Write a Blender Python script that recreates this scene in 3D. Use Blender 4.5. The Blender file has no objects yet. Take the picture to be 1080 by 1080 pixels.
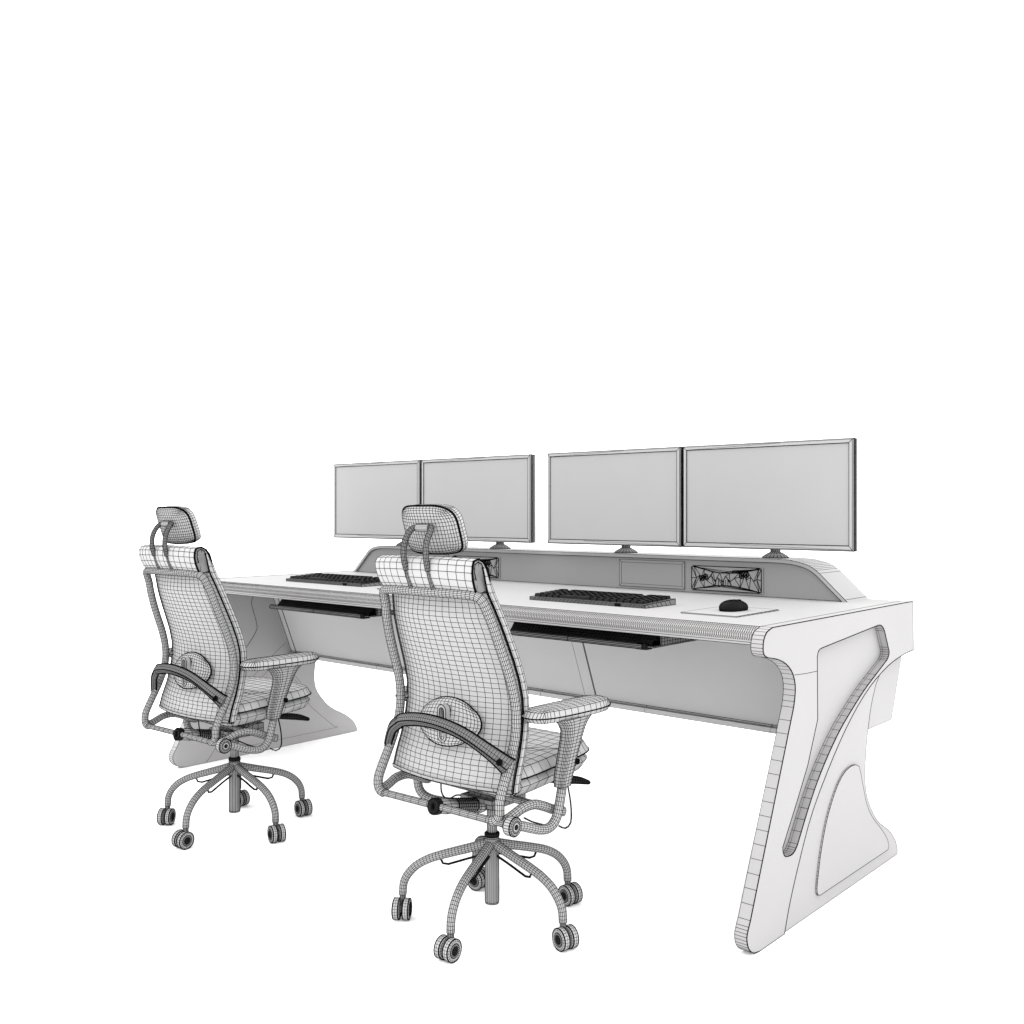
import bpy, math, random
from math import sin, cos, pi, radians
from mathutils import Vector as V, Matrix
from mathutils.geometry import tessellate_polygon
random.seed(4)
sc = bpy.context.scene

# ------------------------------------------------------------------ camera, light, exposure
YAW = math.atan(926/1045)
cam = bpy.data.objects.new('camera', bpy.data.cameras.new('camera'))
sc.collection.objects.link(cam); sc.camera = cam
cam.location = (0, 0, 1.2); cam.rotation_euler = (radians(90), 0, YAW)
cam.data.sensor_width = 36; cam.data.lens = 36*1045/1080
cam.data.clip_start = .05; cam.data.clip_end = 200
w = bpy.data.worlds.new('World'); sc.world = w; w.use_nodes = True
bg = w.node_tree.nodes['Background']
bg.inputs['Color'].default_value = (1, 1, 1, 1)
bg.inputs['Strength'].default_value = 3.3          # white studio dome, as even as the photo's light
sc.view_settings.view_transform = 'Standard'; sc.view_settings.look = 'None'
sc.view_settings.exposure = 0; sc.view_settings.gamma = 1
sc.render.engine = 'CYCLES'
sc.cycles.max_bounces = 6; sc.cycles.diffuse_bounces = 4

# ------------------------------------------------------------------ materials
def mat(name, col, rough=.75, spec=.15, vary=.012):
    m = bpy.data.materials.new(name); m.use_nodes = True
    nt = m.node_tree; p = nt.nodes['Principled BSDF']
    p.inputs['Roughness'].default_value = rough
    p.inputs['Specular IOR Level'].default_value = spec
    tc = nt.nodes.new('ShaderNodeTexCoord'); n = nt.nodes.new('ShaderNodeTexNoise')
    n.inputs['Scale'].default_value = 3.0; n.inputs['Detail'].default_value = 2
    r = nt.nodes.new('ShaderNodeValToRGB')
    a = [max(0, c-vary) for c in col]; b = [c+vary for c in col]
    r.color_ramp.elements[0].position = .3; r.color_ramp.elements[1].position = .7
    r.color_ramp.elements[0].color = (*a, 1); r.color_ramp.elements[1].color = (*b, 1)
    nt.links.new(tc.outputs['Object'], n.inputs['Vector'])
    nt.links.new(n.outputs['Fac'], r.inputs['Fac']); nt.links.new(r.outputs['Color'], p.inputs['Base Color'])
    return m
def g(v, warm=0): return (v+warm, v, v-warm)
K = .58
MT = dict(
    line=mat('line_black', g(.002), .95, 0, .0005),
    desk=mat('clay_desk', (.445*K, .438*K, .442*K), vary=.004),
    top=mat('clay_desktop', (.452*K, .447*K, .447*K), vary=.004),
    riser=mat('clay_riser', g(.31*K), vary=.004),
    under=mat('clay_modesty', g(.56*K), vary=.004),
    screen=mat('clay_screen', g(.412*K), vary=.004),
    bezel=mat('clay_bezel', g(.44*K), vary=.004),
    chair=mat('clay_chair', g(.455*K), vary=.004),
    soft=mat('clay_cushion', g(.51*K), vary=.004),
    metal=mat('clay_metal', g(.38*K), vary=.004),
    mid=mat('clay_mid', g(.24*K), vary=.004),
    arc=mat('clay_arc', g(.17*K), vary=.003),
    dark=mat('clay_dark', g(.010), .6, .1, .002),
    key=mat('clay_keys', g(.016), .6, .1, .002),
    floor=mat('studio_floor', g(.93), .9, 0, .004),
)

# ------------------------------------------------------------------ mesh builder: surfaces plus their drawn edges
class MB:
    def __init__(s): s.v = []; s.f = []; s.l = []
    def vert(s, p): s.v.append(V(p)); return len(s.v)-1
    def face(s, ids, wire=True, smooth=True): s.f.append((tuple(ids), wire, smooth))
    def line(s, pts, k=1.0, closed=False):
        pts = [V(p) for p in pts]
        if closed: pts.append(pts[0])
        for a, b in zip(pts, pts[1:]): s.l.append((a, b, k))
    def grid(s, fn, nu, nv, cu=False, cv=False, wire=True, smooth=True):
        iu = nu if cu else nu+1; iv = nv if cv else nv+1
        ids = [[s.vert(fn(i/nu, j/nv)) for j in range(iv)] for i in range(iu)]
        for i in range(nu):
            for j in range(nv):
                s.face((ids[i][j], ids[(i+1) % iu][j], ids[(i+1) % iu][(j+1) % iv], ids[i][(j+1) % iv]), wire, smooth)
        return ids
    def rings(s, rings, cap=True, wire=True, smooth=True):
        n = len(rings[0]); ids = [[s.vert(p) for p in r] for r in rings]
        for a, b in zip(ids, ids[1:]):
            for j in range(n): s.face((a[j], a[(j+1) % n], b[(j+1) % n], b[j]), wire, smooth)
        if cap:
            s.face(tuple(reversed(ids[0])), wire, False); s.face(tuple(ids[-1]), wire, False)
    def tube(s, pts, r, seg=12, step=.013, cap=True, wire=True, flat=1.0, ref=None):
        P = resample(pts, step) if step else [V(p) for p in pts]
        rs = r if callable(r) else (lambda t: r)
        T = []
        for i in range(len(P)):
            a = P[max(i-1, 0)]; b = P[min(i+1, len(P)-1)]; T.append((b-a).normalized())
        up = V(ref) if ref else (V((0, 0, 1)) if abs(T[0].z) < .9 else V((0, 1, 0)))
        n = (up - T[0]*up.dot(T[0])).normalized(); R = []
        for i, (p, t) in enumerate(zip(P, T)):
            n = (n - t*n.dot(t)).normalized(); b = t.cross(n); rr = rs(i/max(1, len(P)-1))
            R.append([p + n*rr*cos(2*pi*k/seg) + b*rr*flat*sin(2*pi*k/seg) for k in range(seg)])
        s.rings(R, cap, wire)
    def lathe(s, prof, o, ax, seg=16, wire=True, smooth=True):
        ax = V(ax).normalized(); o = V(o)
        u = ax.cross(V((0, 0, 1)) if abs(ax.z) < .9 else V((1, 0, 0))).normalized(); q = ax.cross(u)
        R = [[o + ax*h + (u*cos(2*pi*k/seg)+q*sin(2*pi*k/seg))*max(r, 1e-4) for k in range(seg)] for r, h in prof]
        s.rings(R, True, wire, smooth)
    def box(s, lo, hi, wire=True, n=(1, 1, 1), bevel=0):
        x0, y0, z0 = lo; x1, y1, z1 = hi
        def q(a, b, c, nu, nv):    # face a + u*b + v*c
            a, b, c = V(a), V(b), V(c)
            s.grid(lambda u, v: a+b*u+c*v, nu, nv, wire=wire, smooth=False)
        dx, dy, dz = x1-x0, y1-y0, z1-z0; X, Y, Z = (dx, 0, 0), (0, dy, 0), (0, 0, dz)
        q((x0, y0, z0), Y, X, n[1], n[0]); q((x0, y0, z1), X, Y, n[0], n[1])
        q((x0, y0, z0), X, Z, n[0], n[2]); q((x0, y1, z0), Z, X, n[2], n[0])
        q((x0, y0, z0), Z, Y, n[2], n[1]); q((x1, y0, z0), Y, Z, n[1], n[2])
    def extrude(s, poly, place, d0, d1, holes=(), side=True, outline=(1, 1), cap=(1, 1), k=1.0, rung=1):
        """poly in 2D, place(a, b, d) -> 3D; caps are plain, walls carry their rungs"""
        loops = [poly]+list(holes)
        for di, d in enumerate((d0, d1)):
            if cap[di]:
                base = []; 
                for L in loops: base += [s.vert(place(a, b, d)) for a, b in L]
                for t in tessellate_polygon([[V((a, b, 0)) for a, b in L] for L in loops]): s.face([base[i] for i in t], False, False)
            if outline[di]:
                for L in loops: s.line([place(a, b, d) for a, b in L], k, True)
        if side:
            for L in loops:
                n = len(L); A = [s.vert(place(a, b, d0)) for a, b in L]; B = [s.vert(place(a, b, d1)) for a, b in L]
                for i in range(n):
                    s.face((A[i], A[(i+1) % n], B[(i+1) % n], B[i]), False, False)
                    if rung and i % rung == 0: s.l.append((s.v[A[i]].copy(), s.v[B[i]].copy(), .8))
    def pillow(s, o, ax, ay, az, a, b, t, k=.5, nu=16, nv=14, bend=None, q=.5, kfun=None, tt=None, nf=None):
        o, ax, ay, az = V(o), V(ax), V(ay), V(az)
        def pt(u, v, sg):
            U = sin(pi/2*(2*u-1)); W = sin(pi/2*(2*v-1)); U = .55*U+.45*(2*u-1); W = .55*W+.45*(2*v-1)
            kk = kfun(U, W) if kfun else k
            x = U*math.sqrt(max(0, 1-kk*W*W)); y = W*math.sqrt(max(0, 1-kk*U*U))
            h = (max(0, 1-U**6)*max(0, 1-W**6))**q
            th = t if sg > 0 or tt is None else tt
            if nf:
                m_ = max(abs(U), abs(W)); px, py = (abs(U)/m_, abs(W)/m_) if m_ > 1e-6 else (1, 0); e = nf(W) if callable(nf) else nf
                f = (px**e+py**e)**(-1/e); sc_ = 1-m_**2+m_**2*f; x, y = U*sc_, W*sc_
                h = max(0, 1-m_**12)**q
            z = sg*h*th/2 + (bend(x, y) if bend else 0)
            return o+ax*a*x+ay*b*y+az*z
        s.grid(lambda u, v: pt(u, v, 1), nu, nv); s.grid(lambda u, v: pt(1-u, v, -1), nu, nv)
        rim = [pt(i/nu, 0, 0) for i in range(nu)]+[pt(1, j/nv, 0) for j in range(nv)]+[pt(1-i/nu, 1, 0) for i in range(nu)]+[pt(0, 1-j/nv, 0) for j in range(nv)]
        return rim
    def build(s, name, m, parent=None, wr=.0007, loc=None):
        vs = [tuple(p) for p in s.v]; fs = []; mi = []; sm = []
        seen = {}; L = list(s.l)
        for ids, wire, smooth in s.f:
            fs.append(ids); mi.append(0); sm.append(smooth)
            if wire:
                n = len(ids)
                for i in range(n):
                    a, b = s.v[ids[i]], s.v[ids[(i+1) % n]]
                    ka = (round(a.x, 5), round(a.y, 5), round(a.z, 5)); kb = (round(b.x, 5), round(b.y, 5), round(b.z, 5))
                    key = (ka, kb) if ka < kb else (kb, ka)
                    if ka != kb and key not in seen: seen[key] = 1; L.append((a, b, 1.0))
        for a, b, k in L:
            d = b-a
            if d.length < 1e-6: continue
            d.normalize(); n = d.orthogonal().normalized(); q = d.cross(n); r = wr*k; base = len(vs)
            e = d*r*.5
            for p in (a-e, b+e):
                for t in range(4):
                    vs.append(tuple(p+n*r*cos(pi/2*t)+q*r*sin(pi/2*t)))
            for t in range(4):
                fs.append((base+t, base+(t+1) % 4, base+4+(t+1) % 4, base+4+t)); mi.append(1); sm.append(False)
        me = bpy.data.meshes.new(name); me.from_pydata(vs, [], fs)
        me.polygons.foreach_set('material_index', mi); me.polygons.foreach_set('use_smooth', sm)
        me.materials.append(MT[m]); me.materials.append(MT['line']); me.update()
        o = bpy.data.objects.new(name, me); sc.collection.objects.link(o)
        if parent: o.parent = parent
        return o

def cr(pts, n=8, closed=False):
    """Catmull-Rom through points"""
    P = [V(p) if len(p) == 3 else V((*p, 0)) for p in pts]; out = []
    m = len(P); rng = range(m if closed else m-1)
    for i in rng:
        a = P[(i-1) % m] if closed or i > 0 else P[0]*2-P[1]
        b, c = P[i], P[(i+1) % m]
        d = P[(i+2) % m] if closed or i < m-2 else P[-1]*2-P[-2]
        for k in range(n):
            t = k/n
            out.append(.5*((2*b)+(c-a)*t+(2*a-5*b+4*c-d)*t*t+(3*b-a-3*c+d)*t**3))
    if not closed: out.append(P[-1])
    return out
def resample(pts, step):
    C = cr(pts, 16); L = [0]
    for a, b in zip(C, C[1:]): L.append(L[-1]+(b-a).length)
    n = max(2, round(L[-1]/step)); out = []; j = 0
    for i in range(n+1):
        t = L[-1]*i/n
        while j < len(L)-2 and L[j+1] < t: j += 1
        f = (t-L[j])/max(1e-9, L[j+1]-L[j]); out.append(C[j].lerp(C[j+1], min(1, max(0, f))))
    return out
def curve2(pts, n=4, closed=False): return [(p.x, p.y) for p in cr(pts, n, closed)]
def interp(x, xs, ys):
    if x <= xs[0]: return ys[0]
    for i in range(len(xs)-1):
        if x <= xs[i+1]: return ys[i]+(ys[i+1]-ys[i])*(x-xs[i])/(xs[i+1]-xs[i])
    return ys[-1]
def empty(name, loc=(0, 0, 0), rz=0, parent=None):
    o = bpy.data.objects.new(name, None); sc.collection.objects.link(o); o.empty_display_size = .1
    o.location = loc; o.rotation_euler = (0, 0, rz)
    if parent: o.parent = parent
    return o
def tag(o, label, cat, group=None):
    o['label'] = label; o['category'] = cat
    if group: o['group'] = group
    return o

# ------------------------------------------------------------------ setting: the white studio floor
b = MB(); b.face([b.vert(p) for p in ((-60, -60, 0), (60, -60, 0), (60, 60, 0), (-60, 60, 0))], False, False)
fl = b.build('floor', 'floor'); fl['kind'] = 'structure'

# ------------------------------------------------------------------ desk
XRO, XRI, XLI, XLO = -1.288, -1.325, -4.235, -4.272
ZT, ZB = .878, .831
desk = empty('control_desk', (-2.78, 3.05, 0))
tag(desk, 'long white two-seat control room desk with curved side panels and a raised monitor shelf', 'desk')
OX = V((-2.78, 3.05, 0))
class DB(MB):     # vertices in world coordinates, object parented to the desk's Empty
    def build(s, name, m, parent=desk, wr=.00095):
        s.v = [p-OX for p in s.v]; s.l = [(a-OX, c-OX, k) for a, c, k in s.l]
        return MB.build(s, name, m, parent, wr)
front = curve2([(2.55, ZT), (2.515, .868), (2.497, .848), (2.493, .825), (2.498, .808), (2.52, .797), (2.565, .789), (2.61, .776), (2.648, .757), (2.675, .732), (2.689, .70), (2.688, .668), (2.679, .636)], 2)
leg = [(2.679+(2.421-2.679)*t, .636+(.10-.636)*t) for t in [i/15 for i in range(1, 16)]]
toe = curve2([(2.412, .085), (2.401, .06), (2.41, .03), (2.437, .008), (2.48, 0)], 3)
front_chain = front+leg+toe
rear_line = curve2([(3.64, .702), (3.52, .693), (3.395, .672), (3.239, .622), (3.093, .546), (2.957, .448), (2.808, .312), (2.72, .19), (2.655, .08), (2.62, 0)], 3)
back_sil = curve2([(3.30, .618), (3.262, .555), (3.237, .483), (3.218, .40), (3.212, .325), (3.232, .252), (3.312, .163), (3.415, .105), (3.475, .057), (3.497, .02), (3.497, 0)], 3)
poly_A = front_chain+list(reversed(rear_line))+[(3.636, ZT)]
i0 = 9
poly_C = front_chain+list(reversed(back_sil))+list(reversed(rear_line[:7]))+[(3.636, ZT)]
foot = rear_line[7:]+list(reversed(back_sil))
pocket = [(2.836, .765)]+curve2([(2.842, .779), (2.855, .786), (2.881, .789)], 2)+curve2([(3.29, .818), (3.325, .819), (3.35, .81), (3.366, .795)], 2)+curve2([(3.40, .735), (3.408, .718), (3.40, .703), (3.385, .693)], 2)+curve2([(3.29, .656), (3.19, .616), (3.093, .568), (3.0, .517), (2.913, .455), (2.84, .392), (2.775, .322), (2.705, .235)], 3)+curve2([(2.695, .226), (2.68, .217), (2.66, .214), (2.625, .220), (2.612, .236), (2.61, .25)], 2)+[(2.70, .36), (2.77, .45), (2.839, .577)]
tri = curve2([(3.15, .375), (3.12, .386), (3.075, .387), (3.03, .376), (2.985, .35), (2.935, .30), (2.895, .243), (2.862, .17), (2.842, .105), (2.834, .07)], 5)+curve2([(2.836, .055), (2.845, .046), (2.86, .043)], 3)+[(3.395, .043)]+curve2([(3.403, .05), (3.39, .08), (3.34, .125), (3.26, .185), (3.215, .235), (3.19, .285), (3.165, .345)], 3)

def side(XO, XI, right):
    sgn = 1 if right else -1
    pl = lambda a, c, d: (d, a, c)
    m = DB()
    m.extrude(poly_A, pl, XO, XO-sgn*.030, holes=[pocket], outline=(1, 0), cap=(1, 0), k=1.7, rung=1)
    m.extrude(poly_C, pl, XO-sgn*.030, XI, outline=(0, 1), cap=(1, 1), rung=1)
    # second rounded lip inside the recess
    inner = [(a, c) for a, c in pocket]
    m.line([(XO-sgn*.0298, a, c) for a, c in inner], .9, True)
    m.line([(XO-sgn*.022, a, c) for a, c in inner], .5, True)
    if right:
        m.line([(XO, 2.684, .729), (XO, 2.76, .724), (XO, 2.838, .722)], .9)
    else:
        m.line([(XI, a, c) for a, c in curve2([(2.85, .829), (2.839, .787), (2.826, .752), (2.839, .704), (2.855, .648), (2.851, .601), (2.767, .492), (2.70, .40)], 4)], 1.4)
        m.line([(XI, 3.033, .532), (XI, 2.975, .493), (XI, 2.833, .379)], .8)
        m.line([(XI, 2.975, .442), (XI, 2.876, .363)], .8)
        m.line([(XI, 2.624, .062), (XI, 2.60, .03), (XI, 2.574, .002)], .9)
        m.line([(XI, a, c) for a, c in curve2([(3.07, .37), (3.11, .33), (3.13, .30), (3.136, .27), (3.155, .225), (3.20, .17), (3.33, .062), (3.35, .048), (3.335, .043), (2.965, .041), (2.75, .041)], 4)], .8)
        m.line([(XI, a, c) for a, c in curve2([(3.06, .36), (3.095, .325), (3.115, .29), (3.12, .265)], 4)], .6)
    p = m.build('side_panel', 'desk')
    f = DB()
    f.extrude(foot, pl, XO-sgn*.005, XO-sgn*.0299, outline=(1, 0), cap=(1, 0), k=1.2)
    fo = f.build('foot', 'desk', p); fo.location = (0, 0, 0)
    t = DB()
    t.extrude(tri, pl, XO+sgn*.0005, XO-sgn*.0052, outline=(1, 0), cap=(1, 0), k=.9)
    t.line([(XO-sgn*.005, a, c) for a, c in tri], .7, True)
    t.build('foot_plate', 'desk', p)
    return p
side(XRO, XRI, True); side(XLO, XLI, False)

# desktop slab with a rounded, densely meshed front edge
m = DB()
nose = curve2([(2.545, ZT), (2.522, .872), (2.507, .862), (2.501, .852), (2.499, .844)], 1)
prof = nose+[(2.499, ZB), (3.63, ZB), (3.63, ZT)]
XA, XB = XLI+.0005, XRI-.0005
m.extrude(prof, lambda a, c, d: (d, a, c), XA, XB, rung=0, outline=(1, 1), k=.7)
m.line([(XA, 2.545, ZT), (XB, 2.545, ZT)], 1.5); m.line([(XA, 2.499, .844), (XB, 2.499, .844)], .6)
m.line([(XA, 2.499, ZB), (XB, 2.499, ZB)], 1.0); m.line([(XA, 3.63, ZT), (XB, 3.63, ZT)], .6)
m.build('desktop', 'top')
m = DB()   # edge banding, 1 mm proud of the slab
e2 = [(a-.0012, c) for a, c in curve2([(2.5445, ZT-.0006), (2.522, .8712), (2.507, .8612), (2.501, .852), (2.4995, .844)], 2)]
N = 420
m.grid(lambda u, v: V((XA+.001+(XB-XA-.002)*u, *e2[min(len(e2)-1, round(v*(len(e2)-1)))])), N, len(e2)-1, wire=False)
for i in range(N):
    x = XA+.001+(XB-XA-.002)*i/N
    m.line([(x, *p) for p in e2], 1)
    m.line([(min(XB-.001, x+.020*j/(len(e2)-1)), *p) for j, p in enumerate(e2)], .8)
m.line([(XA, 2.4985, .838), (XB, 2.4985, .838)], 1)
m.build('edge_band', 'top', wr=.0008)

# raised monitor shelf
out = [(-1.448, ZT), (-1.553, .977)]+curve2([(-1.566, .987), (-1.583, .998), (-1.606, 1.008), (-1.635, 1.0155), (-1.668, 1.0205), (-1.72, 1.0235)], 2)
outL = [(-4.192, ZT), (-4.075, .988)]+curve2([(-4.062, .999), (-4.043, 1.008), (-4.02, 1.0155), (-3.99, 1.0205), (-3.955, 1.023), (-3.92, 1.0235)], 2)
P = out+list(reversed(outL))
def inset(P, d):
    R = []
    for i, (a, c) in enumerate(P):
        if i == 0: R.append((a-d*1.38, c)); continue
        if i == len(P)-1: R.append((a+d*1.38, c)); continue
        p, q = V((*P[i-1], 0)), V((*P[i+1], 0)); t = (q-p).normalized(); n = V((-t.y, t.x, 0))
        R.append((a+n.x*d, c+n.y*d))
    return R
PI_ = inset(P, .014)
YF, YR = 3.437, 3.628
pl = lambda a, c, d: (a, d, c)
m = DB()
A = P; B_ = PI_
for d, o_ in ((YF, 1), (YR, 0)):
    ia = [m.vert(pl(*p, d)) for p in A]; ib = [m.vert(pl(*p, d)) for p in B_]
    for i in range(len(A)-1): m.face((ia[i], ia[i+1], ib[i+1], ib[i]), False, False)
    m.line([pl(*p, d) for p in A], 1.1 if o_ else .6)
m.line([pl(*p, YF) for p in B_], 1.1)
for i in range(len(A)-1):
    m.face([m.vert(pl(*A[i], YF)), m.vert(pl(*A[i], YR)), m.vert(pl(*A[i+1], YR)), m.vert(pl(*A[i+1], YF))], False, False)
    m.face([m.vert(pl(*B_[i], YF)), m.vert(pl(*B_[i+1], YF)), m.vert(pl(*B_[i+1], YR)), m.vert(pl(*B_[i], YR))], False, False)
for p in A[1:-1]: m.line([pl(*p, YF), pl(*p, YR)], .8)
m.line([pl(-1.456, .886, YF), pl(-1.456, .886, YR)], .8)
shelf = m.build('monitor_shelf', 'desk')
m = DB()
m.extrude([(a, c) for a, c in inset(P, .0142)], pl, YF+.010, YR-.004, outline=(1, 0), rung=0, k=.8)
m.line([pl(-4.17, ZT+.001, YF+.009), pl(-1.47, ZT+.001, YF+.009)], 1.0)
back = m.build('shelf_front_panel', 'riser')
# two sockets per seat in the shelf front
def socket_plain(x0, x1):
    m = DB(); z0, z1 = .889, 1.0; y = YF+.009
    m.box((x0, y-.003, z0), (x1, y+.002, z1)); d = .011
    m.line([(x0+d, y-.0035, z0+d), (x1-d, y-.0035, z0+d), (x1-d, y-.0035, z1-d), (x0+d, y-.0035, z1-d)], .9, True)
    for a, c, e, f_ in ((x0, z0, 1, 1), (x1, z0, -1, 1), (x1, z1, -1, -1), (x0, z1, 1, -1)): m.line([(a, y-.0035, c), (a+e*d, y-.0035, c+f_*d)], .8)
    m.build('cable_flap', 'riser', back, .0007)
def socket_mesh(x0, x1):
    m = DB(); z0, z1 = .889, .988; y = YF+.009; W, H_ = x1-x0, z1-z0
    m.box((x0, y-.004, z0), (x1, y+.002, z1), wire=False)
    r = .006; yy = y-.0045
    def Q(u, v): return V((x0+W*u, yy, z0+H_*v))
    ring = [Q(.02, .06), Q(.05, 0.02), Q(.95, .02), Q(.98, .06), Q(.98, .94), Q(.95, .98), Q(.05, .98), Q(.02, .94)]
    m.line(ring, 1.6, True)
    rnd = random.Random(3)
    # bow-tie of long thin triangles that run from the corners to the little cut-outs
    topb = [Q(.05, .97), Q(.2, .86), Q(.32, .76), Q(.42, .74), Q(.55, .74), Q(.68, .76), Q(.8, .84), Q(.95, .97)]
    botb = [Q(.05, .05), Q(.2, .14), Q(.34, .22), Q(.46, .24), Q(.58, .24), Q(.7, .2), Q(.82, .14), Q(.95, .05)]
    m.line(topb, 2.0); m.line(botb, 2.0)
    for c in topb[2:6]: m.line([Q(.03, .95), c], .8)
    for c in botb[2:6]: m.line([Q(.97, .05), c], 1.2)
    for c in topb[3:7]: m.line([Q(.97, .95), c], 1.6)
    for c in botb[1:5]: m.line([Q(.03, .05), c], .9)
    mids = [Q(.09, .5), Q(.14, .62), Q(.14, .38), Q(.2, .55), Q(.24, .4), Q(.3, .62), Q(.36, .35), Q(.38, .55), Q(.46, .38), Q(.5, .62), Q(.56, .4), Q(.62, .55), Q(.7, .6), Q(.76, .66), Q(.78, .5), Q(.84, .62), Q(.88, .45), Q(.92, .55)]
    for i, a in enumerate(mids):
        m.line([a, topb[min(7, max(0, round(i/17*7)))]], 1.0); m.line([a, botb[min(7, max(0, round(i/17*7)))]], 1.0)
        if i: m.line([a, mids[i-1]], 1.3)
    for u, v in ((.17, .5), (.22, .56), (.72, .66), (.78, .7)):
        c = Q(u, v); m.line([c+V((.011*cos(t*pi/4), 0, .011*sin(t*pi/4))) for t in range(8)], 1.8, True)
        for t in range(4): m.line([c+V((.011*cos(t*pi/4), 0, .011*sin(t*pi/4))), c-V((.011*cos(t*pi/4), 0, .011*sin(t*pi/4)))], 1.3)
    for v in (.05, .5, .95):
        m.line([Q(.02, v), mids[0]], 1.2); m.line([Q(.98, v), mids[-1]], 1.2)
    for u in (.36, .40, .44, .47, .50, .53): m.line([Q(u, .24), Q(u+.003, .46)], 1.1)
    for u0, v0, u1, v1 in ((.55, .80, .8, .86), (.6, .84, .95, .92), (.66, .76, .9, .90)): m.line([Q(u0, v0), Q(u1, v1)], 1.8)
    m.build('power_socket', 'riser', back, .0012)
for dx in (0, -1.348): socket_plain(-2.443+dx, -2.124+dx); socket_mesh(-2.096+dx, -1.779+dx)

# slanted modesty box
m = DB()
pts = [(2.93, ZB-.0005), (3.066, .480), (3.05, .480), (3.05, .462), (3.53, .462), (3.62, .66), (3.62, ZB-.0005)]
m.extrude(pts, lambda a, c, d: (d, a, c), XLI+.005, XRI-.005, rung=1, outline=(1, 1), k=.8)
ends = [(XLI+.0005, XLI+.005), (XRI-.005, XRI-.0005)]
def fy(z): return 2.93+(3.066-2.93)*(ZB-z)/(ZB-.48)
for x, k in ((-2.335, .45), (-2.279, 1.2), (-2.283, 1.2), (-4.19, 1.1), (-4.194, 1.1)):
    m.line([(x, fy(.83)-.0006, .83), (x, fy(.482)-.0006, .482)], k)
m.line([(XLI, fy(.487)-.001, .487), (XRI, fy(.487)-.001, .487)], 1.0)
for i in range(6):
    x = -4.05+i*.5; m.line([(x, 3.0615, .482), (x, 3.0645, .492)], 1)
    m.line([(x, 3.0495, .464), (x, 3.0495, .479)], .6)
mod = m.build('modesty_panel', 'under')
for a_, b_ in ends:
    m = DB(); m.extrude(pts, lambda a, c, d: (d, a, c), a_, b_, rung=0, k=.8); m.build('end_panel', 'desk', mod)

# two pull-out keyboard trays under the front edge
def tray(x0, x1, label=None):
    t = DB()
    t.box((x0, 2.552, .784), (x1, 3.12, .788), n=(60, 44, 1))
    t.box((x1-.006, 2.60, .788), (x1, 3.12, .8295), n=(1, 34, 4))
    t.box((x0+.02, 2.60, .788), (x0+.026, 3.12, .8295), n=(1, 30, 4))
    t.box((x0+.027, 2.66, .7885), (x1-.007, 2.84, .806), n=(70, 24, 2))
    o = t.build('keyboard_tray', 'mid', wr=.001)
    l = DB()
    l.tube([(x0-.005, 2.55, .786), ((x0+x1)/2, 2.552, .786), (x1-.035, 2.55, .786)], .0085, seg=10, step=.30)
    l.build('tray_lip', 'mid', o, .0014)
    c = DB()
    R = []
    for i, x in enumerate((x0+.005, x1-.012)):
        R.append([V((x-(.0 if i else .02)*(1-j/5)*-1, 2.56+.05*j/5, .792+.034*j/5)) for j in range(6)])
    c.grid(lambda u, v: R[0][round(v*5)].lerp(R[1][round(v*5)], u), 44, 5)
    c.build('tray_slope', 'dark', o, .0008)
    e = DB()
    e.box((x1-.055, 2.545, .777), (x1-.022, 2.578, .795), n=(3, 3, 3)); e.build('end_cap', 'dark', o, .0009)
tray(-2.30, -1.685); tray(-3.665, -3.02)

# ------------------------------------------------------------------ monitors
MZ0, MZ1, MY = 1.063, 1.456, 3.34
def monitor(x0, x1, sx, label):
    cx = (x0+x1)/2; t = empty('monitor', (sx, 3.53, 1.0245)); O = V((sx, 3.53, 1.0245))
    tag(t, label, 'monitor', 'monitors lined up on the desk shelf')
    def P_(x, y, z): return V((x, y, z))-O
    d = .0165; D = .036
    m = MB()   # bezel frame with mitred corners
    def ring(i, y): return [P_(x0+i, y, MZ0+i*1.2), P_(x1-i, y, MZ0+i*1.2), P_(x1-i, y, MZ1-i), P_(x0+i, y, MZ1-i)]
    loops = [ring(d, MY+.004), ring(d-.001, MY), ring(.0035, MY), ring(0, MY+.004), ring(0, MY+.012), ring(0, MY+.020), ring(.001, MY+D), ring(.06, MY+D+.012)]
    m.rings(loops, cap=True, smooth=False)
    for x in (x0, x1):
        for q in (.007, .011, .015, .018, .026): m.line([P_(x, MY+q, MZ0+.002), P_(x, MY+q, MZ1-.002)], 1.0)
    m.line([ring(0, MY+.004)[i] for i in range(4)], 1.5, True)
    m.line([P_(x0+.3*(x1-x0), MY-.0005, MZ0+d*.95), P_(x1-.004, MY-.0005, MZ0+.005)], .5)
    m.line([P_(x0+d*.9, MY-.0005, MZ1-d*.9), P_(x0+.6*(x1-x0), MY-.0005, MZ1-.005)], .5)
    fr = m.build('frame', 'bezel', t, .001)
    s = MB(); ids = [s.vert(p) for p in ring(d+.0002, MY+.0035)]; s.face(ids, True, False); s.build('screen', 'screen', t, .001)
    st = MB()
    st.lathe([(.050, 0), (.050, .002), (.045, .008), (.03, .017), (.021, .021)], (0, 0, 0), (0, 0, 1), 20)
    st.build('stand_base', 'mid', t, .0008)
    n = MB()
    n.lathe([(.020, .020), (.019, .03), (.019, .17)], (0, 0, 0), (0, 0, 1), 14)
    n.tube([(0, 0, .15), (cx-sx-0, MY+D+.02-3.53, .21)], .015, seg=8, step=.04)
    n.box((cx-sx-.05, MY+D+.008-3.53, .16), (cx-sx+.05, MY+D+.022-3.53, .26))
    n.build('stand_neck', 'mid', t, .0007)
xs = [(-4.237, -3.561), (-3.561, -2.850), (-2.755, -2.074), (-2.074, -1.386)]
monitor(xs[0][0], xs[0][1]-.006, -3.876, 'smallest-looking blank monitor at the far left end of the row of four')
monitor(xs[1][0]+.006, xs[1][1], -3.205, 'blank flat monitor half covered by the nearer chair headrest')
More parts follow.
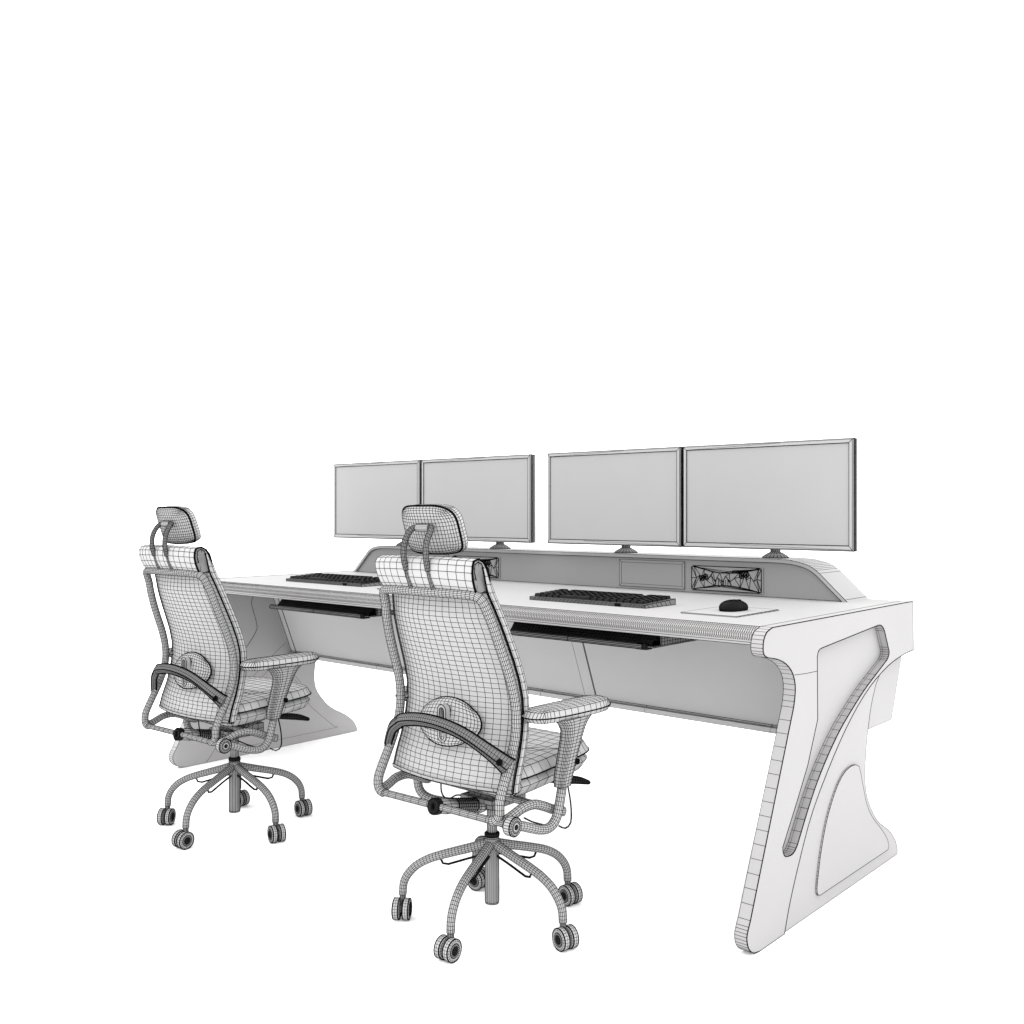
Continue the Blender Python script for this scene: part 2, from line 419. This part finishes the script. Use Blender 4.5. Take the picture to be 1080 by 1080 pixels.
monitor(xs[2][0], xs[2][1]-.006, -2.470, 'blank flat monitor just right of the gap between the two monitor pairs')
monitor(xs[3][0]+.006, xs[3][1], -1.772, 'blank monitor at the right end, the largest in view, above the patterned power socket')

# ------------------------------------------------------------------ keyboards, mouse, mouse pads
def keyboard(x0, x1, y0, y1, label):
    O = V(((x0+x1)/2, y0, ZT+.0005)); t = empty('keyboard', O); tag(t, label, 'keyboard', 'dark keyboards on the desktop')
    W, D = x1-x0, y1-y0; h0, h1 = .011, .020
    m = MB()
    poly = [(0, 0), (D, 0), (D, h1), (0, h0)]
    m.extrude(poly, lambda a, c, d: (d, a, c), -W/2, W/2, rung=1, outline=(1, 1), k=1.4)
    for i in range(1, 5): m.line([(-W/2, -.0004, h0*i/5), (W/2, -.0004, h0*i/5)], .35)
    for i in range(1, 30): m.line([(-W/2+W*i/30, -.0004, 0), (-W/2+W*(i+.8)/30, -.0004, h0)], .5)
    for i in range(1, 7): m.line([(W/2+.0004, D*i/7, 0), (W/2+.0004, D*(i-.6)/7, h0+(h1-h0)*i/7)], .7)
    m.build('case', 'mid', t, .0011)
    m = MB(); m.box((W/2-.12, -.004, 0), (W/2-.10, .0, h0), n=(3, 1, 3)); m.build('cable_port', 'dark', t, .0009)
    for r in range(6):
        n = 17; pit = (W-.024)/n; yy = .012+r*(D-.02)/6; dy = (D-.02)/6*.92; c = 0
        while c < n:
            wn = 5 if (r == 0 and c == 4) else (2 if (r in (1, 2, 3) and c in (0, 12)) else 1)
            if r == 5 and c in (1, 13) or r == 1 and c == 14: c += 1; continue
            x = -W/2+.012+c*pit; c += wn
            a, b_ = x+.0008, x+pit*wn-.0008; zb = h0+(h1-h0)*yy/D; i_ = .002; zt = zb+.0115
            k = MB()
            R = [[V((a+oo, yy+oo, zb+zz)), V((b_-oo, yy+oo, zb+zz)), V((b_-oo, yy+dy-oo, zb+zz)), V((a+oo, yy+dy-oo, zb+zz))] for oo, zz in ((0, 0), (.0008, .006), (i_, .0115))]
            k.rings(R, smooth=False)
            k.build('key', 'key', t, .001)
keyboard(-2.362, -1.858, 2.765, 2.952, 'black keyboard on the desktop beside the mouse pad and mouse')
keyboard(-3.845, -3.305, 2.755, 2.945, 'black keyboard on the desktop between the two chair headrests, the farther one')

def pad(x0, x1, y0, y1, label):
    O = V(((x0+x1)/2, (y0+y1)/2, ZT+.0005)); t = MB(); W, D = (x1-x0)/2, (y1-y0)/2
    t.box((-W, -D, 0), (W, D, .003)); 
    for i in range(1, 10): t.line([(W+.0003, -D+2*D*i/10, 0), (W+.0003, -D+2*D*(i-.5)/10, .003)], .8)
    for q in (.4, .8, 1.2): t.line([(W-.0, -D, .003), (W-.004*q, D, .003)], .9)
    o = t.build('mouse_pad', 'top', None, .0007); o.location = O
    tag(o, label, 'mouse pad', 'thin white mouse pads')
pad(-1.688, -1.492, 2.715, 2.995, 'thin white mouse pad under the black mouse')
pad(-3.155, -2.96, 2.715, 2.995, 'thin white mouse pad almost hidden behind the nearer chair')
t = empty('computer_mouse', (-1.588, 2.872, ZT+.0035), radians(-6)); tag(t, 'small black mouse resting on the mouse pad', 'mouse')
m = MB()
def mp(u, v):
    th = 2*pi*u; c, q = cos(th), sin(th)
    lay = [(0, .92, .0), (.004, .98, .0), (.012, 1.0, .1), (.021, .97, .25), (.029, .87, .45), (.035, .68, .65), (.039, .42, .85), (.0405, .0, 1)]
    f = v*(len(lay)-1); i = min(len(lay)-2, int(f)); t_ = f-i
    z = lay[i][0]*(1-t_)+lay[i+1][0]*t_; r = lay[i][1]*(1-t_)+lay[i+1][1]*t_; e = .82
    x = .036*r*math.copysign(abs(c)**e, c); y = .062*r*math.copysign(abs(q)**e, q)
    x *= 1-.10*math.exp(-((y-.005)/.025)**2)
    z *= 1-.25*max(0, y/.062)**2-.12*max(0, -y/.062)**2
    return V((x*.94, y*.94, z*.88))
m.grid(mp, 44, 21, cu=True); m.face([m.vert(mp(i/44, 0)) for i in range(44)][::-1], False, False)
m.build('shell', 'dark', t, .0006)
m = MB(); m.lathe([(.004, -.004), (.009, -.004), (.009, .004), (.004, .004)], (0, .030, .0255), (1, 0, 0), 14); m.build('scroll_wheel', 'key', t, .0006)
m = MB(); m.line([(0, .053, .014), (0, .042, .0275), (0, .019, .0335), (0, 0, .0357)], 2); m.line([(-.026, -.0, .023), (-.014, -.002, .0325), (.014, -.002, .0325), (.026, 0, .023)], 2)
m.build('button_seam', 'dark', t, .0006)

# ------------------------------------------------------------------ office chairs
ZS = [.44, .46, .50, .55, .60, .65, .70, .75, .80, .85, .90, .95, .98, 1.0, 1.05, 1.08]
TW = [.228, .226, .225, .2235, .222, .2205, .219, .217, .214, .209, .202, .19, .182, .178, .176, .172]
TY = [-.236, -.229, -.207, -.181, -.163, -.157, -.162, -.176, -.195, -.214, -.231, -.247, -.257, -.262, -.262, -.262]
SY = [-.186, -.183, -.172, -.153, -.140, -.133, -.134, -.146, -.164, -.184, -.203, -.220, -.231, -.236, -.247, -.262]
def tw(z): return interp(z, ZS, TW)
def ty(z): return interp(z, ZS, TY)
def sy(z): return interp(z, ZS, SY)
AX = {}
def chair(loc, label, WR):
    root = empty('office_chair', (*loc, 0), radians(2)); tag(root, label, 'office chair', 'office chairs drawn up to the desk')
    def B(mb, name, m, parent=root, k=1.0): return mb.build(name, m, parent, WR*k)
    # --- five-star base and casters
    rv = V((cos(YAW-radians(2)), sin(YAW-radians(2)), 0)); vv = V((-sin(YAW-radians(2)), cos(YAW-radians(2)), 0))
    cast = {214: (6, 1), 286: (37, 1), -2: (33, -1), 70: (38, -1), 142: (55, -1)}
    for ang, (phi, sg) in cast.items():
        d = V((cos(radians(ang)), sin(radians(ang)), 0)); t_ = V((-d.y, d.x, 0))
        prof_ = [(.012, .229), (.06, .215), (.10, .204), (.15, .190), (.19, .176), (.225, .156), (.25, .130), (.263, .103), (.266, .070)]
        m = MB(); m.tube([d*r_+V((0, 0, z_)) for r_, z_ in prof_], lambda t: .0135-.0022*t, seg=14, step=.010)
        lg = B(m, 'base_leg', 'chair', k=.8)
        m = MB(); m.tube([d*.02+V((0, 0, .196)), d*.07+V((0, 0, .182)), d*.13+V((0, 0, .163)), d*.143+V((0, 0, .162)), d*.154+V((0, 0, .182))], .003, seg=6, step=.02)
        B(m, 'brace_rod', 'dark', lg, .7)
        ax = (rv*cos(radians(phi))*sg - vv*sin(radians(phi))).normalized()
        fw = V((0, 0, 1)).cross(ax)
        ce = d*.266+V((0, 0, .0312)) + fw*.012*(1 if sg < 0 else -1)
        ce += ax*0.0
        m = MB(); m.lathe([(.006, 0), (.009, .004), (.009, .03), (.006, .036)], d*.266+V((0, 0, .040)), (0, 0, 1), 10)
        m.lathe([(.008, -.008), (.012, -.006), (.012, .006), (.008, .008)], ce, ax, 12)
        cs = B(m, 'caster', 'mid', k=.8)
        for s_ in (-1, 1):
            o = ce+ax*.0148*s_; h = .0108*s_
            m = MB(); m.lathe([(.011, -h), (.0255, -h), (.0298, -h*.7), (.031, 0), (.0298, h*.7), (.0255, h), (.0195, h*.92)], o, ax, 22)
            for rr, kk in ((.0298, 3.2),):
                for hh in (-h*.72, h*.72):
                    u = ax.cross(V((0, 0, 1))).normalized(); q = ax.cross(u)
                    m.line([o+ax*hh+(u*cos(a)+q*sin(a))*rr for a in [2*pi*i/22 for i in range(22)]], kk, True)
            wh = B(m, 'wheel', 'soft', cs, .62)
            m = MB(); m.lathe([(.0195, h*.85), (.0185, h*1.02), (.0125, h*1.02)], o, ax, 18)
            B(m, 'hub_cap', 'mid', wh, .8)
            m = MB(); m.lathe([(.012, h*.9), (.011, h*1.15), (.003, h*1.2)], o, ax, 10)
            B(m, 'hub_pin', 'dark', wh, .8)
    # --- gas column
    m = MB(); m.lathe([(.0195, .055), (.0205, .06), (.0205, .246), (.0195, .25)], (0, 0, 0), (0, 0, 1), 22); col = B(m, 'gas_column', 'metal', k=.9)
    m = MB(); m.lathe([(.019, .2505), (.0215, .253), (.0215, .260), (.018, .263)], (0, 0, 0), (0, 0, 1), 22); B(m, 'collar', 'dark', col, 1)
    m = MB(); m.lathe([(.0145, .263), (.0145, .345)], (0, 0, 0), (0, 0, 1), 16); B(m, 'piston', 'metal', col, .8)
    # --- mechanism under the seat
    m = MB()
    m.box((-.045, -.05, .345), (.045, .10, .385), n=(4, 6, 2)); m.box((-.06, -.07, .365), (.06, .02, .378), n=(4, 4, 1))
    for s_ in (-1, 1):
        m.tube([(s_*.09, -.045, .392), (s_*.10, .03, .41), (s_*.11, .10, .432)], .008, seg=8, step=.02)
    me = B(m, 'tilt_mechanism', 'mid')
    m = MB(); m.lathe([(.0, -.002), (.020, -.002), (.0225, 0), (.0225, .016), (.020, .018)], (0, -.246, .393), (0, 1, -.21), 18); B(m, 'adjuster_cap', 'dark', me)
    m = MB(); m.lathe([(.020, .018), (.0215, .05), (.019, .085)], (0, -.246, .393), (0, 1, -.21), 14); B(m, 'adjuster_sleeve', 'chair', me)
    m = MB(); m.lathe([((.0175 if i % 2 else .0215), .085+.0045*i) for i in range(20)], (0, -.246, .393), (0, 1, -.21), 14); B(m, 'bellows', 'mid', me, 1.1)
    m = MB(); m.lathe([(.0185, .175), (.021, .18), (.021, .20), (.016, .215)], (0, -.246, .393), (0, 1, -.21), 14); B(m, 'adjuster_socket', 'metal', me)
    # --- seat frame bars
    m = MB()
    m.tube([(-.212, -.237, .392), (0, -.237, .3925), (.25, -.237, .392)], .0092, seg=12, step=.03)
    m.tube([(-.225, -.048, .398), (0, -.046, .393), (.24, -.044, .388)], .0098, seg=12, step=.03)
    B(m, 'cross_bar', 'metal', k=.8)
    for s_ in (-1, 1):
        m = MB()
        m.tube([(s_*.232, -.232, .390), (s_*.236, -.195, .400), (s_*.24, -.155, .413), (s_*.242, -.11, .413), (s_*.243, -.07, .400), (s_*.248, -.03, .382), (s_*.262, .0, .372)], .0125, seg=14, step=.011)
        B(m, 'side_arch', 'chair', k=.8)
        m = MB()
        if s_ > 0: path = [(.262, -.225, .388), (.266, -.19, .379), (.27, -.15, .364), (.271, -.11, .351), (.272, -.075, .350), (.273, -.050, .368), (.274, -.038, .400), (.275, -.028, .44), (.275, -.022, .465)]
        else: path = [(-.05, .0, .345), (-.13, -.006, .326), (-.20, -.014, .320), (-.24, -.022, .324), (-.262, -.030, .338), (-.271, -.034, .362), (-.273, -.034, .40), (-.275, -.028, .44), (-.275, -.022, .465)]
        m.tube(path, .0125, seg=14, step=.011)
        at = B(m, 'arm_tube', 'chair', k=.8)
        if s_ > 0:
            m = MB(); m.lathe([(.010, -.016), (.021, -.016), (.0245, -.012), (.0245, .008), (.022, .012), (.012, .012)], (s_*.268, -.230, .388), (s_, 0, 0), 20); kn = B(m, 'pivot_knob', 'chair', at, .9)
            m = MB(); m.lathe([(.0, .0118), (.0065, .0124), (.005, .014)], (s_*.268, -.230, .388), (s_, 0, 0), 10); B(m, 'knob_hole', 'dark', kn)
            m = MB(); ringp = [V((.2802, -.230+.016*cos(a), .388+.016*sin(a))) for a in [2*pi*i/20 for i in range(20)]]; m.line(ringp, 1, True); m.line([V((.2762, -.230+.0245*cos(a), .388+.0245*sin(a))) for a in [2*pi*i/20 for i in range(20)]], 2, True); B(m, 'knob_ring', 'dark', kn)
        # arm post: a flared sleeve
        SEC = [(.452, -.027, .024, .017), (.475, -.024, .0275, .019), (.51, -.014, .029, .0195), (.545, -.003, .032, .0195), (.575, .008, .036, .0195), (.60, .015, .041, .020), (.622, .016, .055, .023), (.636, .014, .075, .027), (.645, .012, .092, .03)]
        m = MB(); R = []
        zz = .452
        while zz <= .6451:
            yc = interp(zz, [q[0] for q in SEC], [q[1] for q in SEC]); hy = interp(zz, [q[0] for q in SEC], [q[2] for q in SEC]); hx = interp(zz, [q[0] for q in SEC], [q[3] for q in SEC])
            ring = []
            for i in range(26):
                a = 2*pi*i/26; c_, s2 = cos(a), sin(a); e_ = .55
                ring.append(V((s_*(.277+.006*(zz-.45)/.2) + hx*math.copysign(abs(c_)**e_, c_)*s_, yc+hy*math.copysign(abs(s2)**e_, s2), zz)))
            R.append(ring); zz += .0088
        m.rings(R); ap = B(m, 'arm_post', 'metal', k=.85)
        m = MB(); m.lathe([(.0, .021), (.0075, .0215), (.0075, .026), (.0, .027)], (s_*.277, .010, .515), (s_, 0, 0), 12); B(m, 'bolt', 'dark', ap)
        m = MB(); m.lathe([(.012, -.01), (.012, .006)], (s_*.285, .125, .645), (0, 0, 1), 12); B(m, 'pad_screw', 'chair', ap)
        # arm pad, narrower at the back, slightly splayed
        m = MB(); ya = V((s_*.16, 1, 0)).normalized(); xa = V((1, -s_*.16, 0)).normalized()
        rim = m.pillow((s_*.262, .010, .653), xa, ya, (0, 0, 1), .050, .152, .038, k=.30, nu=12, nv=16, tt=.030, q=.3, nf=lambda W: 4 if W > 0 else 2.8, bend=lambda x, y: .004*y-.004*x*x)
        m.line(rim, 2.6, True); B(m, 'arm_pad', 'chair', k=.85)
    # --- seat: shell, lower cushion and upper cushion
    def sb(x, y): return .012*y + .004*(1-x*x) - .003*max(0, y-.6)**1.5 - .006*max(0, -y-.5)
    m = MB(); rim = m.pillow((0, .027, .4665), (1, 0, 0), (0, 1, 0), (0, 0, 1), .222, .200, .046, nf=5.5, nu=14, nv=12, bend=sb, tt=.060, q=.25)
    B(m, 'seat_cushion', 'soft', k=.85)
    m = MB(); rim = m.pillow((0, .028, .490), (1, 0, 0), (0, 1, 0), (0, 0, 1), .226, .203, .056, nf=5.5, nu=14, nv=14, bend=sb, tt=.012, q=.3)
    m.line(rim, 2.6, True)
    for q in range(9):     # drawn creases that cross the quads on the seat top
        x = -.16+.04*q; m.line([(x, -.14, .5165), (x*.6+.03, -.02, .521), (x+.05, .11, .523)], .8)
    B(m, 'seat_top_pad', 'soft', k=.85)
    m = MB(); m.pillow((0, .015, .440), (1, 0, 0), (0, 1, 0), (0, 0, 1), .19, .17, .02, k=.3, nu=10, nv=10, tt=.03); B(m, 'seat_pan', 'mid', k=.9)
    m = MB(); m.tube([(.165, .06, .430), (.195, .10, .428), (.212, .135, .422), (.218, .178, .408)], lambda t: .005+.0065*sin(pi*min(1, .1+t*.85)), seg=10, step=.008, flat=1.6); B(m, 'height_lever', 'dark')
    # --- cables
    m = MB()
    m.tube([(.283, -.012, .455), (.285, -.002, .41), (.286, .002, .37), (.285, -.002, .343), (.28, -.02, .334), (.275, -.04, .345)], .0018, seg=5, step=.012)
    m.tube([(.25, -.16, .39), (.24, -.11, .365), (.235, -.06, .345)], .0018, seg=5, step=.012)
    m.tube([(-.15, -.06, .40), (-.15, -.055, .36), (-.13, -.05, .345), (-.09, -.05, .365), (-.04, -.045, .36)], .0018, seg=5, step=.012)
    B(m, 'control_cable', 'dark', k=.6)
    # --- back frame: one bent tube, top bar and two S-curved sides
    pts = []
    for z in (.395, ): pts.append((-.205, -.238, .392))
    pts += [(-.222, -.239, .398), (-.230, -.238, .415), (-tw(.44), ty(.44), .44)]
    side_ = [(-tw(z), ty(z), z) for z in (.48, .52, .56, .60, .65, .70, .75, .80, .85, .90, .935)]
    pts += side_+[(-.186, -.256, .966), (-.170, -.266, .980), (-.12, -.278, .984), (-.06, -.286, .985), (0, -.289, .985)]
    pts += [(-x, y, z) for x, y, z in reversed(pts[:-1])]
    m = MB(); m.tube(pts, .0128, seg=16, step=.012); fr = B(m, 'back_frame', 'chair', k=.8)
    # --- backrest: meshed shell, front cushion, dark seam
    def bul(z): return .034*min(1, max(0, (1.0-z)/.08))*(1 if z > .5 else .8)+.012
    def shell(u, v):
        z = .458+(.985-.458)*v; x = (2*u-1); X = .35*sin(pi/2*x)+.65*x
        return V((X*(tw(z)-.004), sy(z)+.004-bul(z)*(1-abs(X)**2.2), z))
    m = MB(); m.grid(shell, 19, 38)
    B(m, 'backrest_shell', 'chair', k=.75)
    m = MB()
    def cush(u, v):
        z = .450+(1.04-.450)*v; x = 2*u-1; h = .03*(1-abs(x)**8)*min(1, (v+.02)*9)
        return V((x*(tw(z)+.004), sy(z)+.009-(bul(z)-.004)*(1-x*x)+h, z))
    m.grid(cush, 14, 30)
    def lower(u, v):
        x = 2*u-1; a = v*pi*.9; zc = .463
        return V((x*(tw(.46)), sy(.46)-bul(.46)*(1-x*x)+.014-.016*cos(a), zc-.016*sin(a)))
    m.grid(lower, 9, 4)
    # front rim strip, visible outside the dark seam
    for s_ in (-1, 1):
        m.grid(lambda u, v: V((s_*(tw(.455+.62*u)+.002+.006*sin(pi*v)), sy(.455+.62*u)+.004+.026*v*min(1, max(.12, (1.09-.455-.62*u)/.09)), .455+.62*u)), 28, 2)
        m.line([(s_*(tw(z)+.003), sy(z)+.003, z) for z in [.455+.6*i/40 for i in range(41)]], 2.8 if s_ > 0 else .6)
    m.line([lower(i/20, .25) for i in range(21)], 1.8)
    B(m, 'back_cushion', 'chair', k=.8)
    # rolled top of the upholstery
    sec = [(-.214, 1.0), (-.222, 1.03), (-.232, 1.054), (-.246, 1.072), (-.264, 1.081), (-.284, 1.076), (-.291, 1.063), (-.291, 1.045), (-.285, 1.024), (-.276, 1.005), (-.264, .988)]
    sc2 = curve2(sec, 1); nn = len(sec)-1
    def roll(u, v, off=0):
        x = 2*u-1; X = .25*sin(pi/2*x)+.75*x; y, z = sec[round(v*nn)]
        wdt = interp(z, [.98, 1.0, 1.06, 1.085], [.170, .177, .185, .180]); e = 1-(abs(x)**10)*.02
        return V((X*wdt, y-.022*(1-x*x)+.020*min(1, (z < 1.0)*0), z-.004*x*x))
    m = MB(); m.grid(roll, 13, nn); tr_ = B(m, 'top_roll', 'soft', k=.85)
    inner = [(-.232, 1.03), (-.24, 1.05), (-.252, 1.064), (-.266, 1.069), (-.277, 1.062), (-.279, 1.045), (-.272, 1.022)]
    for s_ in (0, 1):
        ring = [roll(s_, j/nn) for j in range(nn+1)]; re_ = MB()
        c = re_.vert(V((ring[0].x*.95, -.250, 1.035)))
        ids = [re_.vert(p) for p in ring]
        for a_, b_ in zip(ids, ids[1:]+ids[:1]): re_.face((a_, b_, c), False, False)
        for p in ring[::2]: re_.line([p, p.lerp(V((ring[0].x*.95, -.250, 1.035)), .45)], .8)
        re_.line(ring, 3.2 if s_ else .8)
        X = ring[5].x*1.002
        re_.line([V((X*.985, y, z)) for y, z in inner], 1.4)
        B(re_, 'roll_end', 'mid', tr_)
    # --- lumbar pad with slotted plate, and the arc that carries it
    m = MB()
    rim = m.pillow((.004, -.196, .619), (1, 0, 0), (0, .28, 1), (0, -1, .25), .116, .064, .022, k=.55, nu=18, nv=13, bend=lambda x, y: -.012*x*x, tt=.008)
    m.line(rim, 3.2, True); lp = B(m, 'lumbar_pad', 'soft', k=.8)
    def stad(w_, h_, n=8): return [(w_*cos(a), h_-w_+w_*sin(a)) for a in [pi*i/n for i in range(n+1)]]+[(w_*cos(a), -(h_-w_)+w_*sin(a)) for a in [pi+pi*i/n for i in range(n+1)]]
    pl_ = lambda a, c, d: (a+.007, d-.02*c, c+.617)
    m = MB(); m.extrude(stad(.0155, .052), pl_, -.221, -.203, holes=[list(reversed(stad(.0085, .044)))], rung=0, k=1.1); B(m, 'slot_ring', 'top', lp)
    m = MB(); m.extrude(stad(.0084, .0439), pl_, -.214, -.204, rung=0, outline=(0, 0)); m.line([pl_(0, c, -.2145) for c in (-.036, .036)], 1.5); B(m, 'slot', 'mid', lp)
    AR = [(-.230, -.198, .523), (-.212, -.209, .550), (-.18, -.227, .582), (-.14, -.243, .604), (-.10, -.262, .620), (-.04, -.268, .630), (.02, -.268, .631), (.08, -.262, .622), (.13, -.254, .606), (.18, -.242, .580), (.215, -.228, .556), (.240, -.212, .534)]
    C = resample(AR, .008); m = MB(); R = []
    for i, p in enumerate(C):
        a = C[max(0, i-1)]; b_ = C[min(len(C)-1, i+1)]; t = (b_-a).normalized(); n = V((0, -1, 0)); n = (n-t*n.dot(t)).normalized(); up = n.cross(t) if t.x > 0 else t.cross(n)
        if up.z < 0: up = -up
        q = abs(2*i/(len(C)-1)-1); hh = .0175+(.013 if i > len(C)/2 else -.004)*q**5; dd = .014
        R.append([p+up*hh, p+up*hh*.45+n*dd*.8, p+n*dd-up*.002, p-up*hh*.5+n*dd*.55, p-up*hh, p-up*hh*.5-n*.006, p-n*.008, p+up*hh*.5-n*.006])
    m.rings(R); 
    for j, kk in ((0, 4.2), (2, 3.4), (4, 4.2)): m.line([r_[j] for r_ in R], kk)
    arc = B(m, 'lumbar_arc', 'arc', k=.62)
    for s_ in (-1, 1):
        if s_ < 0: continue
        m = MB(); m.lathe([(.0, .0), (.008, .0), (.008, .006), (.0, .0065)], (.2285, -.236, .549), (.6, -.8, 0), 12); B(m, 'arc_bolt', 'dark', arc)
    # --- headrest
    m = MB()
    def kf(W): return 3.2 if W > 0 else 7
    bend = lambda x, y: -.020*x*x
    tl = radians(19)
    o_ = V((-.007, -.266, 1.151)); ay = V((0, -sin(tl), cos(tl))).normalized(); az = V((0, -1, -sin(tl))).normalized()
    rim = m.pillow(o_, (1, 0, 0), ay, az, .1015, .0695, .020, nf=kf, nu=22, nv=16, bend=bend, tt=.002)
    m.line(rim, 4.5, True); hr = B(m, 'headrest', 'chair', k=.8)
    m = MB(); rim = m.pillow(o_+V((.001, .010, .001)), (1, 0, 0), ay, az, .104, .071, .014, nf=kf, nu=26, nv=18, bend=bend, tt=.05, q=.42)
    B(m, 'headrest_cushion', 'soft', hr, .75)
    for s_ in (-1, 1):
        m = MB(); m.tube([(s_*.042+.003, -.292, .99), (s_*.041+.003, -.304, 1.02), (s_*.041+.003, -.312, 1.046)], .0055, seg=8, step=.012); st = B(m, 'headrest_strut', 'mid', k=.7)
        m = MB(); m.tube([(s_*.041+.003, -.312, 1.044), (s_*.042+.003, -.320, 1.070), (s_*.042+.003, -.322, 1.098), (s_*.041+.003, -.316, 1.124), (s_*.039+.003, -.303, 1.146), (s_*.034+.004, -.293, 1.157), (s_*.024+.004, -.290, 1.158)], .0078, seg=12, step=.009); B(m, 'strut_sleeve', 'mid', st, .8)
    m = MB(); m.lathe([(.0085, -.026), (.0095, -.024), (.0095, .024), (.0085, .026)], (.004, -.290, 1.157), (1, 0, 0), 12); B(m, 'headrest_clip', 'chair', hr, .8)
    return root
chair((-3.308, 2.133), 'high-backed swivel chair at the left end, the smaller and farther of the two', .00115)
chair((-1.971, 2.136), 'high-backed swivel chair in the middle, the larger and nearer of the two', .00098)
